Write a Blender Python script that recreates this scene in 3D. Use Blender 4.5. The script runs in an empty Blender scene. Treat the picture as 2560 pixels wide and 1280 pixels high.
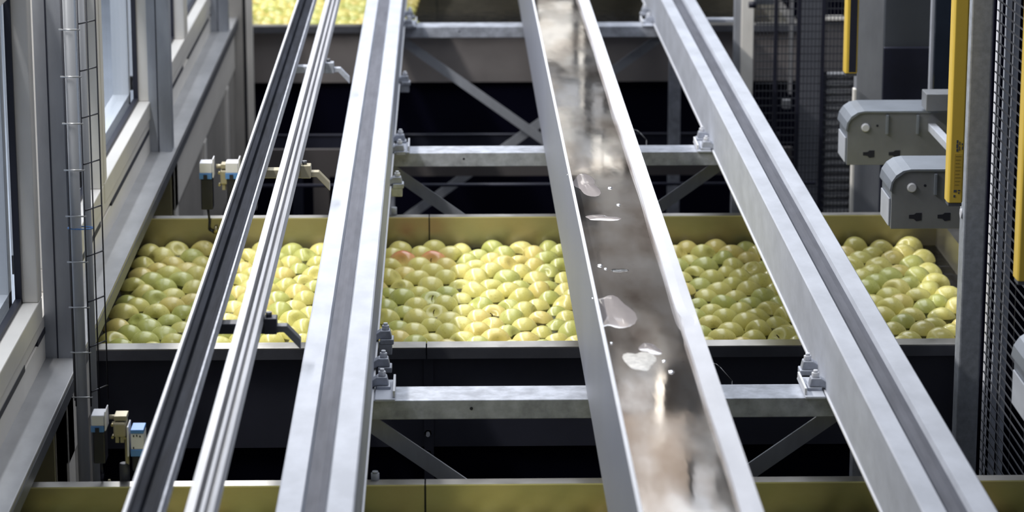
import bpy, bmesh, math, random
import numpy as np
from mathutils import Vector, Matrix

random.seed(7)
rng = np.random.default_rng(11)
C = bpy.context.scene.collection
SC = bpy.context.scene

# ------------------------------------------------------------------ camera
F = 7200.0                       # focal length in pixels of the 2560 frame
CAMZ = 2.6
tp = 1710.0 / F
th = math.atan(tp)               # pitch down
psi = math.atan(172.0 / F * math.cos(th))   # yaw to the right
cam_d = bpy.data.cameras.new('camera')
cam = bpy.data.objects.new('camera', cam_d)
C.objects.link(cam)
cam.location = (0, 0, CAMZ)
cam.rotation_euler = (math.pi / 2 - th, 0, -psi)
cam_d.sensor_width = 36.0
cam_d.lens = F / 2560.0 * 36.0
cam_d.clip_start = 0.1
cam_d.clip_end = 200
cam_d.dof.use_dof = True
cam_d.dof.focus_distance = 6.6
cam_d.dof.aperture_fstop = 5.6
SC.camera = cam
CR = Matrix.Rotation(-psi, 3, 'Z') @ Matrix.Rotation(math.pi / 2 - th, 3, 'X')

def ray(px, py):
    return CR @ Vector(((px - 1280) / F, (640 - py) / F, -1.0))
def PD(px, py, D):               # point on the plane Y = D
    r = ray(px, py); return Vector((0, 0, CAMZ)) + r * (D / r.y)
def PZ(px, py, z):               # point on the plane Z = z
    r = ray(px, py); return Vector((0, 0, CAMZ)) + r * ((z - CAMZ) / r.z)
def PX(px, py, x):               # point on the plane X = x
    r = ray(px, py); return Vector((0, 0, CAMZ)) + r * (x / r.x)
def project(p):
    q = CR.transposed() @ (Vector(p) - Vector((0, 0, CAMZ)))
    return 1280 + F * q.x / -q.z, 640 - F * q.y / -q.z

# ------------------------------------------------------------------ world, lamps, exposure
w = bpy.data.worlds.new('world'); SC.world = w; w.use_nodes = True
bg = w.node_tree.nodes['Background']
bg.inputs[0].default_value = (0.62, 0.68, 0.80, 1)
bg.inputs[1].default_value = 0.20
def area(name, loc, rot, sx, sy, power, col):
    l = bpy.data.lights.new(name, 'AREA'); l.shape = 'RECTANGLE'
    l.size = sx; l.size_y = sy; l.energy = power; l.color = col
    o = bpy.data.objects.new(name, l); o.location = loc; o.rotation_euler = rot
    C.objects.link(o); return o
area('hall_tube_lamp', (-1.30, 7.3, 3.25), (0, math.radians(-30), 0), 0.10, 5.0, 98, (1.0, 0.97, 0.93))
area('hall_tube_lamp', (-1.30, 12.0, 3.45), (0, math.radians(-30), 0), 0.10, 3.0, 45, (1.0, 0.97, 0.93))
area('hall_ceiling_lamp', (0.6, 10.0, 5.6), (math.radians(-14), 0, 0), 3.5, 8.0, 290, (0.90, 0.94, 1.0))  # soft overhead fill, added to light the upper faces
area('hall_far_lamp', (0.6, 12.4, 3.9), (math.radians(65), 0, 0), 2.5, 0.4, 50, (1.0, 0.96, 0.92))  # fill light added for the machinery mirrored in the trough
area('daylight', (-1.7, 12.0, 4.2), (0, math.radians(25), 0), 0.8, 18.0, 160, (0.86, 0.92, 1.0))  # area fill added outside so the panes look bright
SC.view_settings.view_transform = 'Standard'
SC.view_settings.look = 'None'
SC.view_settings.gamma = 1.0
SC.view_settings.exposure = 0.20
SC.view_settings.use_curve_mapping = False

# ------------------------------------------------------------------ materials
def mat(name, col, rough=0.5, metal=0.0, var=0.0, scale=20.0, stretch=(1, 1, 1), bump=0.0, col2=None, coat=0.0, spec=0.5, rvar=0.0):
    m = bpy.data.materials.new(name); m.use_nodes = True
    nt = m.node_tree; b = nt.nodes['Principled BSDF']
    b.inputs['Base Color'].default_value = (*col, 1)
    b.inputs['Roughness'].default_value = rough
    b.inputs['Metallic'].default_value = metal
    b.inputs['Specular IOR Level'].default_value = spec
    b.inputs['Coat Weight'].default_value = coat
    tc = nt.nodes.new('ShaderNodeTexCoord')
    mp = nt.nodes.new('ShaderNodeMapping'); mp.inputs['Scale'].default_value = stretch
    nt.links.new(tc.outputs['Object'], mp.inputs['Vector'])
    nz = nt.nodes.new('ShaderNodeTexNoise'); nz.inputs['Scale'].default_value = scale
    nz.inputs['Detail'].default_value = 5.0; nz.inputs['Roughness'].default_value = 0.6
    nt.links.new(mp.outputs[0], nz.inputs['Vector'])
    if var > 0 or col2:
        rp = nt.nodes.new('ShaderNodeValToRGB')
        rp.color_ramp.elements[0].position = 0.35; rp.color_ramp.elements[1].position = 0.65
        c2 = col2 if col2 else tuple(c * (1 - var) for c in col)
        rp.color_ramp.elements[0].color = (*c2, 1)
        rp.color_ramp.elements[1].color = (*col, 1)
        nt.links.new(nz.outputs['Fac'], rp.inputs[0]); nt.links.new(rp.outputs[0], b.inputs['Base Color'])
    if rvar > 0:
        mr = nt.nodes.new('ShaderNodeMapRange'); mr.inputs['To Min'].default_value = rough; mr.inputs['To Max'].default_value = rough + rvar
        mr.inputs['From Min'].default_value = 0.35; mr.inputs['From Max'].default_value = 0.65
        nt.links.new(nz.outputs['Fac'], mr.inputs['Value']); nt.links.new(mr.outputs[0], b.inputs['Roughness'])
    if bump > 0:
        bp = nt.nodes.new('ShaderNodeBump'); bp.inputs['Strength'].default_value = bump; bp.inputs['Distance'].default_value = 0.002
        nt.links.new(nz.outputs['Fac'], bp.inputs['Height']); nt.links.new(bp.outputs[0], b.inputs['Normal'])
    return m

M = {}
M['galv'] = mat('galvanised_steel', (0.48, 0.505, 0.57), 0.72, 0.05, 0.16, 14, (1, 0.5, 1), 0.15)
M['galv_mottled'] = mat('mottled_galvanised_steel', (0.46, 0.485, 0.55), 0.55, 0.25, 0.38, 30, (1, 1, 1), 0.2)
M['groove'] = mat('grey_slide_strip', (0.125, 0.13, 0.155), 0.8, 0.0, 0.25, 30, (1, 0.15, 1), 0.1, spec=.2)
M['steel'] = mat('stainless_steel', (0.60, 0.58, 0.55), 0.28, 0.9, 0.10, 8, (1, 1, 1), 0.05, rvar=0.1)
M['steel_brushed'] = mat('tank_wall_steel', (0.34, 0.315, 0.255), 0.28, 0.92, 0.12, 6, (1, 1, 3), 0.05, rvar=0.08)
M['alu'] = mat('aluminium_profile', (0.56, 0.565, 0.60), 0.50, 0.35, 0.3, 30, (1, 0.05, 1), 0.05)
M['dark_slide'] = mat('dark_slide_liner', (0.022, 0.025, 0.035), 0.7, 0.0, 0.5, 18, (3, 0.25, 1), 0.2, spec=.04)
M['beige'] = mat('cream_painted_frame', (0.72, 0.685, 0.635), 0.40, 0.0, 0.06, 6, (1, 1, 1), 0.05)
M['panel'] = mat('pale_glossy_panel', (0.56, 0.53, 0.49), 0.25, 0.25, 0.12, 5, (1, 1, 1), 0.03)
M['post'] = mat('grey_steel_post', (0.36, 0.375, 0.41), 0.5, 0.3, 0.15, 25, (1, 1, 0.3), 0.15)
M['ledge'] = mat('grey_steel_ledge', (0.36, 0.36, 0.37), 0.45, 0.4, 0.2, 12, (1, 0.4, 1), 0.1)
M['ledge_dark'] = mat('dark_ledge_fascia', (0.12, 0.125, 0.14), 0.45, 0.3, 0.2, 12)
M['gasket'] = mat('black_rubber_gasket', (0.012, 0.013, 0.025), 0.6)
M['black'] = mat('black_plastic', (0.015, 0.016, 0.03), 0.45, 0.0, 0.2)
M['dark'] = mat('dark_painted_steel', (0.022, 0.024, 0.045), 0.5, 0.1, 0.3, 8)
M['floor'] = mat('wet_dark_floor', (0.003, 0.003, 0.010), 0.95, 0.0, 0.3, 3, spec=0.0)  # near-black colour carries the shade below the tanks
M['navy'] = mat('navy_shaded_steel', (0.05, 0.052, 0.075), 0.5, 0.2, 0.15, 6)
M['brown'] = mat('brown_grey_steel_sheet', (0.33, 0.30, 0.29), 0.4, 0.5, 0.12, 5, rvar=0.1)
M['yellow'] = mat('yellow_painted_housing', (0.80, 0.55, 0.07), 0.38, 0.0, 0.04)
M['yellow_label'] = mat('dark_yellow_label', (0.60, 0.40, 0.05), 0.5)
M['blue'] = mat('blue_label', (0.10, 0.26, 0.60), 0.4)
M['white'] = mat('white_label', (0.78, 0.78, 0.82), 0.4, 0, 0.05)
M['brass'] = mat('nickel_brass', (0.50, 0.44, 0.28), 0.3, 0.9)
M['fitting'] = mat('cream_fitting', (0.42, 0.38, 0.27), 0.4, 0.4)
M['pipe'] = mat('grey_plastic_pipe', (0.40, 0.41, 0.43), 0.35, 0.0, 0.08, 12, (1, 1, 0.3))
M['wire'] = mat('zinc_wire', (0.55, 0.55, 0.55), 0.35, 0.6)
M['wire_dark'] = mat('dark_wire', (0.07, 0.07, 0.08), 0.4, 0.6)
M['frost'] = mat('outer_window_frame', (0.62, 0.64, 0.67), 0.4, 0.1)
M['hall'] = mat('hall_back_wall', (0.10, 0.10, 0.11), 0.7, 0, 0.4, 2)
M['machine'] = mat('pale_machine_cover', (0.85, 0.82, 0.76), 0.5, 0, 0.05)
M['galv_bright'] = mat('bright_zinc_edge', (0.68, 0.69, 0.73), 0.55, 0.1, 0.08, 20)

def glass_mat():
    m = bpy.data.materials.new('window_glass'); m.use_nodes = True
    nt = m.node_tree; nt.nodes.clear()
    out = nt.nodes.new('ShaderNodeOutputMaterial')
    tr = nt.nodes.new('ShaderNodeBsdfTransparent'); tr.inputs[0].default_value = (0.90, 0.93, 0.97, 1)
    gl = nt.nodes.new('ShaderNodeBsdfGlossy'); gl.inputs['Roughness'].default_value = 0.04
    mx = nt.nodes.new('ShaderNodeMixShader'); fr = nt.nodes.new('ShaderNodeFresnel'); fr.inputs[0].default_value = 1.45
    ar = nt.nodes.new('ShaderNodeMath'); ar.operation = 'MULTIPLY'; ar.inputs[1].default_value = 0.22   # mirror share cut so the panes stay pale
    nt.links.new(fr.outputs[0], ar.inputs[0]); nt.links.new(ar.outputs[0], mx.inputs[0]); nt.links.new(tr.outputs[0], mx.inputs[1]); nt.links.new(gl.outputs[0], mx.inputs[2])
    nt.links.new(mx.outputs[0], out.inputs[0]); return m
M['glass'] = glass_mat()

def water_mat():
    m = bpy.data.materials.new('tank_water'); m.use_nodes = True
    nt = m.node_tree; nt.nodes.clear()
    out = nt.nodes.new('ShaderNodeOutputMaterial')
    tr = nt.nodes.new('ShaderNodeBsdfTransparent'); tr.inputs[0].default_value = (0.52, 0.50, 0.34, 1)
    gl = nt.nodes.new('ShaderNodeBsdfGlossy'); gl.inputs['Roughness'].default_value = 0.03
    mx = nt.nodes.new('ShaderNodeMixShader'); fr = nt.nodes.new('ShaderNodeFresnel'); fr.inputs[0].default_value = 1.33
    nz = nt.nodes.new('ShaderNodeTexNoise'); nz.inputs['Scale'].default_value = 22; nz.inputs['Detail'].default_value = 2
    tc = nt.nodes.new('ShaderNodeTexCoord'); nt.links.new(tc.outputs['Object'], nz.inputs['Vector'])
    bp = nt.nodes.new('ShaderNodeBump'); bp.inputs['Strength'].default_value = 0.5; bp.inputs['Distance'].default_value = 0.006
    nt.links.new(nz.outputs['Fac'], bp.inputs['Height'])
    nt.links.new(bp.outputs[0], gl.inputs['Normal']); nt.links.new(bp.outputs[0], fr.inputs['Normal'])
    nt.links.new(fr.outputs[0], mx.inputs[0]); nt.links.new(tr.outputs[0], mx.inputs[1]); nt.links.new(gl.outputs[0], mx.inputs[2])
    nt.links.new(mx.outputs[0], out.inputs[0]); return m
M['water'] = water_mat()

def apple_mat(name, ca, cb, blush=None, lo=0.55, hi=0.8):
    m = bpy.data.materials.new(name); m.use_nodes = True
    nt = m.node_tree; b = nt.nodes['Principled BSDF']; L = nt.links.new
    b.inputs['Roughness'].default_value = 0.26
    b.inputs['Specular IOR Level'].default_value = 0.55
    b.inputs['Subsurface Weight'].default_value = 0.0
    oi = nt.nodes.new('ShaderNodeObjectInfo')
    tc = nt.nodes.new('ShaderNodeTexCoord')
    ad = nt.nodes.new('ShaderNodeVectorMath'); ad.operation = 'ADD'
    L(tc.outputs['Object'], ad.inputs[0]); L(oi.outputs['Location'], ad.inputs[1])
    nz = nt.nodes.new('ShaderNodeTexNoise'); nz.inputs['Scale'].default_value = 13; nz.inputs['Detail'].default_value = 2
    L(ad.outputs[0], nz.inputs['Vector'])
    mx = nt.nodes.new('ShaderNodeMix'); mx.data_type = 'RGBA'
    mx.inputs['A'].default_value = (*ca, 1); mx.inputs['B'].default_value = (*cb, 1)
    sm = nt.nodes.new('ShaderNodeMath'); sm.operation = 'MULTIPLY_ADD'; sm.inputs[1].default_value = 0.6; sm.inputs[2].default_value = -0.05
    L(oi.outputs['Random'], sm.inputs[0])
    s2 = nt.nodes.new('ShaderNodeMath'); s2.operation = 'MULTIPLY_ADD'; s2.inputs[1].default_value = 1.1
    L(nz.outputs['Fac'], s2.inputs[0])
    s3 = nt.nodes.new('ShaderNodeMath'); s3.operation = 'SUBTRACT'; s3.inputs[1].default_value = 0.35
    L(sm.outputs[0], s3.inputs[0]); L(s3.outputs[0], s2.inputs[2]); s2.use_clamp = True
    L(s2.outputs[0], mx.inputs['Factor'])
    last = mx.outputs['Result']
    if blush:
        m2 = nt.nodes.new('ShaderNodeMix'); m2.data_type = 'RGBA'
        m2.inputs['B'].default_value = (*blush, 1)
        sp = nt.nodes.new('ShaderNodeSeparateXYZ'); L(tc.outputs['Object'], sp.inputs[0])
        mr = nt.nodes.new('ShaderNodeMapRange'); mr.inputs['From Min'].default_value = -0.012; mr.inputs['From Max'].default_value = 0.03
        L(sp.outputs['Y'], mr.inputs['Value']); L(last, m2.inputs['A']); L(mr.outputs[0], m2.inputs['Factor']); last = m2.outputs['Result']
    # fine lenticels
    vz = nt.nodes.new('ShaderNodeTexNoise'); vz.inputs['Scale'].default_value = 190; vz.inputs['Detail'].default_value = 1
    L(tc.outputs['Object'], vz.inputs['Vector'])
    rp = nt.nodes.new('ShaderNodeValToRGB'); rp.color_ramp.elements[0].position = 0.28; rp.color_ramp.elements[1].position = 0.40
    rp.color_ramp.elements[0].color = (0.86, 0.86, 0.80, 1); rp.color_ramp.elements[1].color = (1, 1, 1, 1)
    L(vz.outputs['Fac'], rp.inputs[0])
    ml = nt.nodes.new('ShaderNodeMix'); ml.data_type = 'RGBA'; ml.blend_type = 'MULTIPLY'; ml.inputs['Factor'].default_value = 1
    L(last, ml.inputs['A']); L(rp.outputs[0], ml.inputs['B']); L(ml.outputs['Result'], b.inputs['Base Color'])
    return m
APM = {
    'yellow-green': apple_mat('yellow_green_apple_skin', (0.76, 0.67, 0.23), (0.64, 0.61, 0.18)),
    'green': apple_mat('green_apple_skin', (0.58, 0.58, 0.19), (0.49, 0.51, 0.14)),
    'golden': apple_mat('golden_apple_skin', (0.79, 0.655, 0.235), (0.68, 0.57, 0.17)),
    'red-blushed': apple_mat('blushed_apple_skin', (0.79, 0.655, 0.235), (0.68, 0.57, 0.17), blush=(0.72, 0.24, 0.12)),
}
M['stem'] = mat('brown_stem', (0.09, 0.06, 0.03), 0.7)

# ------------------------------------------------------------------ mesh helpers
class MB:
    def __init__(s): s.v = []; s.f = []; s.sm = []
    def add(s, vs, fs, smooth=False):
        n = len(s.v); s.v += [tuple(v) for v in vs]
        for f in fs: s.f.append([i + n for i in f]); s.sm.append(smooth)
        return s
    def box(s, x0, x1, y0, y1, z0, z1):
        vs = [(x, y, z) for x in (x0, x1) for y in (y0, y1) for z in (z0, z1)]
        return s.add(vs, [(0, 1, 3, 2), (4, 6, 7, 5), (0, 4, 5, 1), (2, 3, 7, 6), (0, 2, 6, 4), (1, 5, 7, 3)])
    def bar(s, p, q, wx, wz, up=(0, 0, 1)):
        p = Vector(p); q = Vector(q); d = (q - p).normalized(); u = Vector(up)
        a = d.cross(u)
        if a.length < 1e-4: a = d.cross(Vector((0, 1, 0)))
        a.normalize(); b = a.cross(d).normalized()
        vs = [c + a * sx * wx / 2 + b * sz * wz / 2 for c in (p, q) for sx, sz in ((-1, -1), (1, -1), (1, 1), (-1, 1))]
        return s.add(vs, [(3, 2, 1, 0), (4, 5, 6, 7), (0, 1, 5, 4), (1, 2, 6, 5), (2, 3, 7, 6), (3, 0, 4, 7)])
    def prism(s, poly, a0, a1, axis='y', smooth=False):
        # poly in the plane across the axis: y -> (x,z), x -> (y,z), z -> (x,y)
        def P(u, v, a): return {'y': (u, a, v), 'x': (a, u, v), 'z': (u, v, a)}[axis]
        n = len(poly)
        s.add([P(u, v, a0) for u, v in poly] + [P(u, v, a1) for u, v in poly],
              [(i, (i + 1) % n, (i + 1) % n + n, i + n) for i in range(n)], smooth)
        s.f.append([len(s.v) - 2 * n + i for i in range(n)][::-1]); s.sm.append(False)
        s.f.append([len(s.v) - n + i for i in range(n)]); s.sm.append(False)
        return s
    def cyl(s, p, q, r, n=16, r2=None):
        p = Vector(p); q = Vector(q); d = (q - p).normalized(); r2 = r if r2 is None else r2
        a = d.orthogonal().normalized(); b = d.cross(a)
        k = len(s.v)
        vs = [c + (a * math.cos(t) + b * math.sin(t)) * rr for c, rr in ((p, r), (q, r2)) for t in [2 * math.pi * i / n for i in range(n)]]
        s.add(vs, [(i, (i + 1) % n, (i + 1) % n + n, i + n) for i in range(n)], True)
        s.f.append([k + i for i in range(n)][::-1]); s.sm.append(False)
        s.f.append([k + n + i for i in range(n)]); s.sm.append(False)
        return s
    def tube(s, pts, r, n=8):
        for i in range(len(pts) - 1): s.cyl(pts[i], pts[i + 1], r, n)
        return s
    def build(s, name, m, parent=None, bevel=0.0, segs=2):
        me = bpy.data.meshes.new(name); me.from_pydata(s.v, [], s.f); me.update()
        bm = bmesh.new(); bm.from_mesh(me); bmesh.ops.recalc_face_normals(bm, faces=bm.faces); bm.to_mesh(me); bm.free()
        for p, k in zip(me.polygons, s.sm): p.use_smooth = k
        me.materials.append(m)
        o = bpy.data.objects.new(name, me); C.objects.link(o)
        if parent is not None:
            o.parent = parent
            o.matrix_parent_inverse = Matrix.Translation(-parent.location)
        if bevel > 0:
            b = o.modifiers.new('bevel', 'BEVEL'); b.width = bevel; b.segments = segs; b.limit_method = 'ANGLE'; b.angle_limit = math.radians(40)
        return o
def tag(o, label=None, cat=None, group=None, kind=None):
    if label: o['label'] = label
    if cat: o['category'] = cat
    if group: o['group'] = group
    if kind: o['kind'] = kind
    return o
def thing(name, loc, label, cat, group=None):
    o = bpy.data.objects.new(name, None); C.objects.link(o); o.location = loc; o.empty_display_size = 0.05
    bpy.context.view_layer.update() if False else None
    return tag(o, label, cat, group)
def struct(name, mb, m, parent=None, bevel=0.0, label=None):
    o = mb.build(name, m, parent, bevel)
    if parent is None: o['kind'] = 'structure'
    if label: o['label'] = label
    return o
def box(*a): return MB().box(*a)

# ------------------------------------------------------------------ levels
ZB = CAMZ - 1.65      # top of the cross beams, underside of the big rails
ZR = CAMZ - 1.51      # top of the big rails
ZRIM = CAMZ - 1.79    # tank rims
ZW = CAMZ - 1.88      # water
TX0, TX1 = -0.888, 1.402   # inner faces of the tanks
XW = -0.903           # window wall

# ------------------------------------------------------------------ the setting
struct('floor', box(-0.96, 8, -2, 22, -0.1, 0.0), M['floor'])
struct('wall_outside', box(-3.2, -3.1, -2, 22, -0.1, 2.6), mat('pale_outside_wall', (0.66, 0.69, 0.74), 0.7, 0, 0.12, 1.5))  # pale wall added outside to brighten the window panes
struct('trim_4', box(-3.1, -0.97, -2, 22, -0.1, 0.0), mat('pale_outside_ground', (0.62, 0.65, 0.70), 0.7, 0, 0.15, 1.5))  # pale ground added outside, seen bright through the panes
struct('wall_back', box(-6, 8, 18.6, 18.8, 0, 7.5), M['hall'])

# window wall: cream lower bands with a slot, windows between the steel posts
wall = MB()
ledge_z = CAMZ - 1.72
# solid band between ledge and windows (X from XW back)
slot_z = [ledge_z + 0.060, ledge_z + 0.072]
wall.box(XW - 0.06, XW, 3.2, 12.6, 0.0, slot_z[0])
wall.box(XW - 0.06, XW - 0.012, 3.2, 12.6, slot_z[0], slot_z[1])
wall.box(XW - 0.06, XW, 3.2, 12.6, slot_z[1], ledge_z + 0.10)
struct('wall_left', wall, M['beige'])
slots = MB()
for y0, y1 in ((3.2, 5.95), (6.15, 7.35), (7.60, 8.62), (8.95, 9.8), (10.0, 10.9)):
    slots.box(XW - 0.004, XW + 0.0015, y0, y1, slot_z[0] - 0.001, slot_z[1] + 0.001)
struct('trim_1', slots, M['gasket'])
led = MB().box(-0.91, -0.826, 3.0, 12.3, ledge_z - 0.012, ledge_z)
L1 = struct('trim_2', led, M['ledge'], bevel=0.002)
struct('trim_3', MB().box(-0.834, -0.825, 3.0, 12.3, ledge_z - 0.042, ledge_z - 0.0125), M['ledge_dark'])

# windows: frame, inner jamb, gasket, pane
def window(i, y0, y1, z0, z1, deep=0.045):
    fw = 0.055
    f = MB()
    f.box(XW - deep, XW + 0.004, y0, y1, z0, z0 + fw)
    f.box(XW - deep, XW + 0.004, y0, y1, z1 - fw, z1)
    f.box(XW - deep, XW + 0.004, y0, y0 + fw, z0 + fw, z1 - fw)
    f.box(XW - deep, XW + 0.004, y1 - fw, y1, z0 + fw, z1 - fw)
    o = struct('window_%d' % i, f, M['beige'], bevel=0.003)
    g = MB(); a, b, c, d = y0 + fw, y1 - fw, z0 + fw, z1 - fw; k = 0.012
    gx0, gx1 = XW - deep, XW - deep + 0.014
    g.box(gx0, gx1, a, b, c, c + k); g.box(gx0, gx1, a, b, d - k, d)
    g.box(gx0, gx1, a, a + k, c, d); g.box(gx0, gx1, b - k, b, c, d)
    go = g.build('gasket', M['gasket'], o)
    p = MB().box(XW - deep - 0.002, XW - deep + 0.004, a, b, c, d)
    p.build('pane', M['glass'], o)
    q = MB(); a2, b2, c2, d2 = a - .02, b + .02, c - .02, d + .02; kk = 0.045; X0, X1 = XW - deep - 0.06, XW - deep - 0.012
    q.box(X0, X1, a2, b2, c2, c2 + kk); q.box(X0, X1, a2, b2, d2 - kk, d2)
    q.box(X0, X1, a2, a2 + kk, c2, d2); q.box(X0, X1, b2 - kk, b2, c2, d2)
    q.build('outer_frame', M['frost'], o)
zb0 = ledge_z + 0.10
zb1 = 1.80
window(1, 3.4, 6.22, zb0, zb1)
window(2, 6.48, 7.42, zb0, zb1)
window(3, 7.44, 8.70, zb0, zb1)
window(4, 8.92, 9.90, zb0, zb1)
window(5, 9.92, 11.1, zb0, zb1)

# grey posts standing on the ledge
for k, (y, lab) in enumerate(((6.27, 'grey steel post on the ledge, nearest, beside the cable tray'),
                              (8.64, 'grey steel post on the ledge between the second and third windows'),
                              (11.0, 'farthest grey steel post on the ledge, at the top of the view'))):
    m = MB()
    x0, x1 = -0.903, -0.836
    m.prism([(x0, y), (x1, y), (x1, y + .012), (x1 - .006, y + .02), (x1, y + .028), (x1, y + .07), (x0, y + .07)], ledge_z, 1.8, 'z')
    o = m.build('steel_post', M['post'])
    tag(o, lab, 'post', 'posts along the window wall')
    MB().box(x0 + 0.026, x0 + 0.029, y - 0.0012, y + 0.001, ledge_z, 1.8).build('seam', M['dark'], o)

# lower wall under the ledge: panels, stiles, dark slots
def lower_bay(y0, y1, lab):
    X = -0.838
    t = thing('side_panel', (X, y0, 0.2), lab, 'panel', 'cream panels under the ledge')
    zt = ledge_z - 0.043; zb = 0.25
    MB().box(X - 0.03, X - 0.006, y0, y1, zb, zt).build('panel_sheet', M['panel'], t)
    s = MB(); s.box(X - 0.03, X, y0, y0 + 0.10, zb, zt); s.box(X - 0.03, X, y0, y1, zt - 0.16, zt)  # tall top rail imitates the pale band reflected in the panel
    s.build('frame', M['beige'], t, 0.003)
    n = 2
    for i in range(n):
        yy = y0 + (y1 - y0) * (0.42 + 0.40 * i)
        MB().box(X - 0.03, X + 0.001, yy, yy + 0.09, zb, zt - 0.16).build('stile', M['beige'], t, 0.003)
        MB().box(X - 0.03, X - 0.004, yy + 0.091, yy + 0.16, zb, zt - 0.161).build('dark_slot', M['gasket'], t)
lower_bay(6.12, 6.60, 'narrow cream panel under the ledge beside the nearest tank')
lower_bay(8.72, 11.35, 'long cream panel under the ledge behind the middle tank')
for (px0, px1, D, lab) in ((64, 126, 5.95, 'olive-toned upright sheet under the ledge, lower left corner'),
                           (383, 426, 8.62, 'olive-toned upright sheet under the ledge behind the middle tank')):
    a = PD(px0, 900 if D < 7 else 400, D); b = PD(px1, 900 if D < 7 else 400, D)
    o = MB().box(a.x - .02, b.x, D, D + 0.02, 0.3, ledge_z - 0.045).build('end_sheet', mat('olive_sheet', (0.30, 0.27, 0.15), 0.45, 0.4, 0.1), None, 0.002)  # olive tint paints in the tank's golden reflection
    tag(o, lab, 'sheet')

# end panel that closes the bay in front of the far tank
t = thing('partition', (-0.79, 11.3, 0.2), 'tall cream partition with a dark slot beside the far tank', 'panel')
a = PD(575, 300, 11.36).x; b = PD(636, 300, 11.36).x; s0 = PD(612, 300, 11.36).x; s1 = PD(620, 300, 11.36).x
MB().box(a, s0, 11.36, 11.40, 0.1, 1.20).build('panel_sheet', M['panel'], t, 0.002)
MB().box(s0, s1, 11.375, 11.40, 0.1, 1.20).build('dark_slot', M['gasket'], t)
MB().box(s1, b, 11.35, 11.40, 0.1, 1.20).build('stile', M['beige'], t, 0.002)

# ------------------------------------------------------------------ tanks
def tank(y0, y1, depth, label, seam_x, bright=None):
    # y0 = front edge of front rim, y1 = back edge of back rim
    t = thing('water_tank', (0.25, (y0 + y1) / 2, 0.0), label, 'tank', 'steel tanks under the rails')
    rim = 0.055; zt = ZRIM; zb = zt - depth; x0, x1 = TX0, TX1
    wall_m = M['steel_brushed']
    f = MB(); f.box(x0 - .012, seam_x - .0015, y0, y0 + rim, zt - .003, zt); f.box(seam_x + .0015, x1 + .04, y0, y0 + rim, zt - .003, zt)
    f.build('front_rim', M['steel'], t)
    f = MB(); f.box(x0 - .012, seam_x - .0015, y0, y0 + .003, zt - .028, zt - .003); f.box(seam_x + .0015, x1 + .04, y0, y0 + .003, zt - .028, zt - .003)
    f.build('front_lip', M['lip'], t)
    f = MB(); f.box(x0 - .012, x1 + .04, y0 + rim - .008, y0 + rim - .002, zb, zt - .003)
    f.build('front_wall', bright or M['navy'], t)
    MB().box(x0 - .012, x1 + .04, y0 + rim + .02, y0 + rim + .03, 0, zb).build('skirt', M['skirt'], t)  # black sheet added for the darkness under the tank
    f = MB(); f.box(x0 - .012, seam_x - .0015, y1 - .035, y1, zt - .003, zt); f.box(seam_x + .0015, x1 + .04, y1 - .035, y1, zt - .003, zt)
    f.build('back_rim', M['steel'], t)
    f = MB(); f.box(x0 - .012, seam_x - .002, y1 - .035, y1 - .030, zb, zt - .003); f.box(seam_x + .002, x1 + .04, y1 - .035, y1 - .030, zb, zt - .003)
    f.build('back_wall', wall_m, t)
    MB().box(seam_x - .0022, seam_x + .0022, y1 - .032, y1 - .029, zb, zt - .001).build('seam', M['gasket'], t)
    f = MB(); f.box(x0 - .012, x0, y0 + rim, y1 - .035, zb, zt); f.build('side_wall', wall_m, t)
    f = MB(); f.box(x1, x1 + .04, y0 + rim, y1 - .035, zb, zt - .001); f.build('side_wall', M['steel'], t)
    MB().box(x0, x1, y0 + rim, y1 - .035, zb, zb + .004).build('tank_floor', M['tankfloor'], t)
    return t
M['skirt'] = mat('black_skirt', (0.003, 0.003, 0.010), 0.9, spec=0.05)  # near-black stands in for unlit space
M['lip'] = mat('dark_front_lip', (0.16, 0.165, 0.19), 0.4, 0.6, 0.25, 9, (1, 1, 1))
M['tankfloor'] = mat('tank_floor_steel', (0.10, 0.10, 0.04), 0.5, 0.3)
Y_MF, Y_MB = 6.60, 8.055
Y_NB = PZ(1200, 1197, ZRIM).y
Y_FF = PZ(1200, 64, ZRIM).y
tank(Y_NB - 1.45, Y_NB, 0.28, 'nearest steel tank, only its back rim and golden inner wall showing', PZ(1063, 1205, ZRIM).x)
tm = tank(Y_MF, Y_MB, 0.26, 'middle steel tank filled with floating apples', PZ(1066, 868, ZRIM).x)
tf = tank(Y_FF, Y_FF + 1.45, 0.24, 'far blurred steel tank with brown-grey front at the top', PZ(1090, 60, ZRIM).x, M['brown'])
for k, (y, px) in enumerate(((Y_NB, 1200), (Y_MB, 1200), (Y_FF + 1.45, 1200))):
    ya = (Y_NB - 1.395, Y_MF + .055, Y_FF + .055)[k]
    o = MB().box(TX0 + .001, TX1 - .001, ya, y - .036, ZW - .0005, ZW).build('water_surface', M['water'])
    o['kind'] = 'stuff'
    tag(o, ('clear water in the nearest tank behind its golden wall', 'water between the apples in the middle tank',
            'water in the far blurred tank')[k], 'water')
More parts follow.
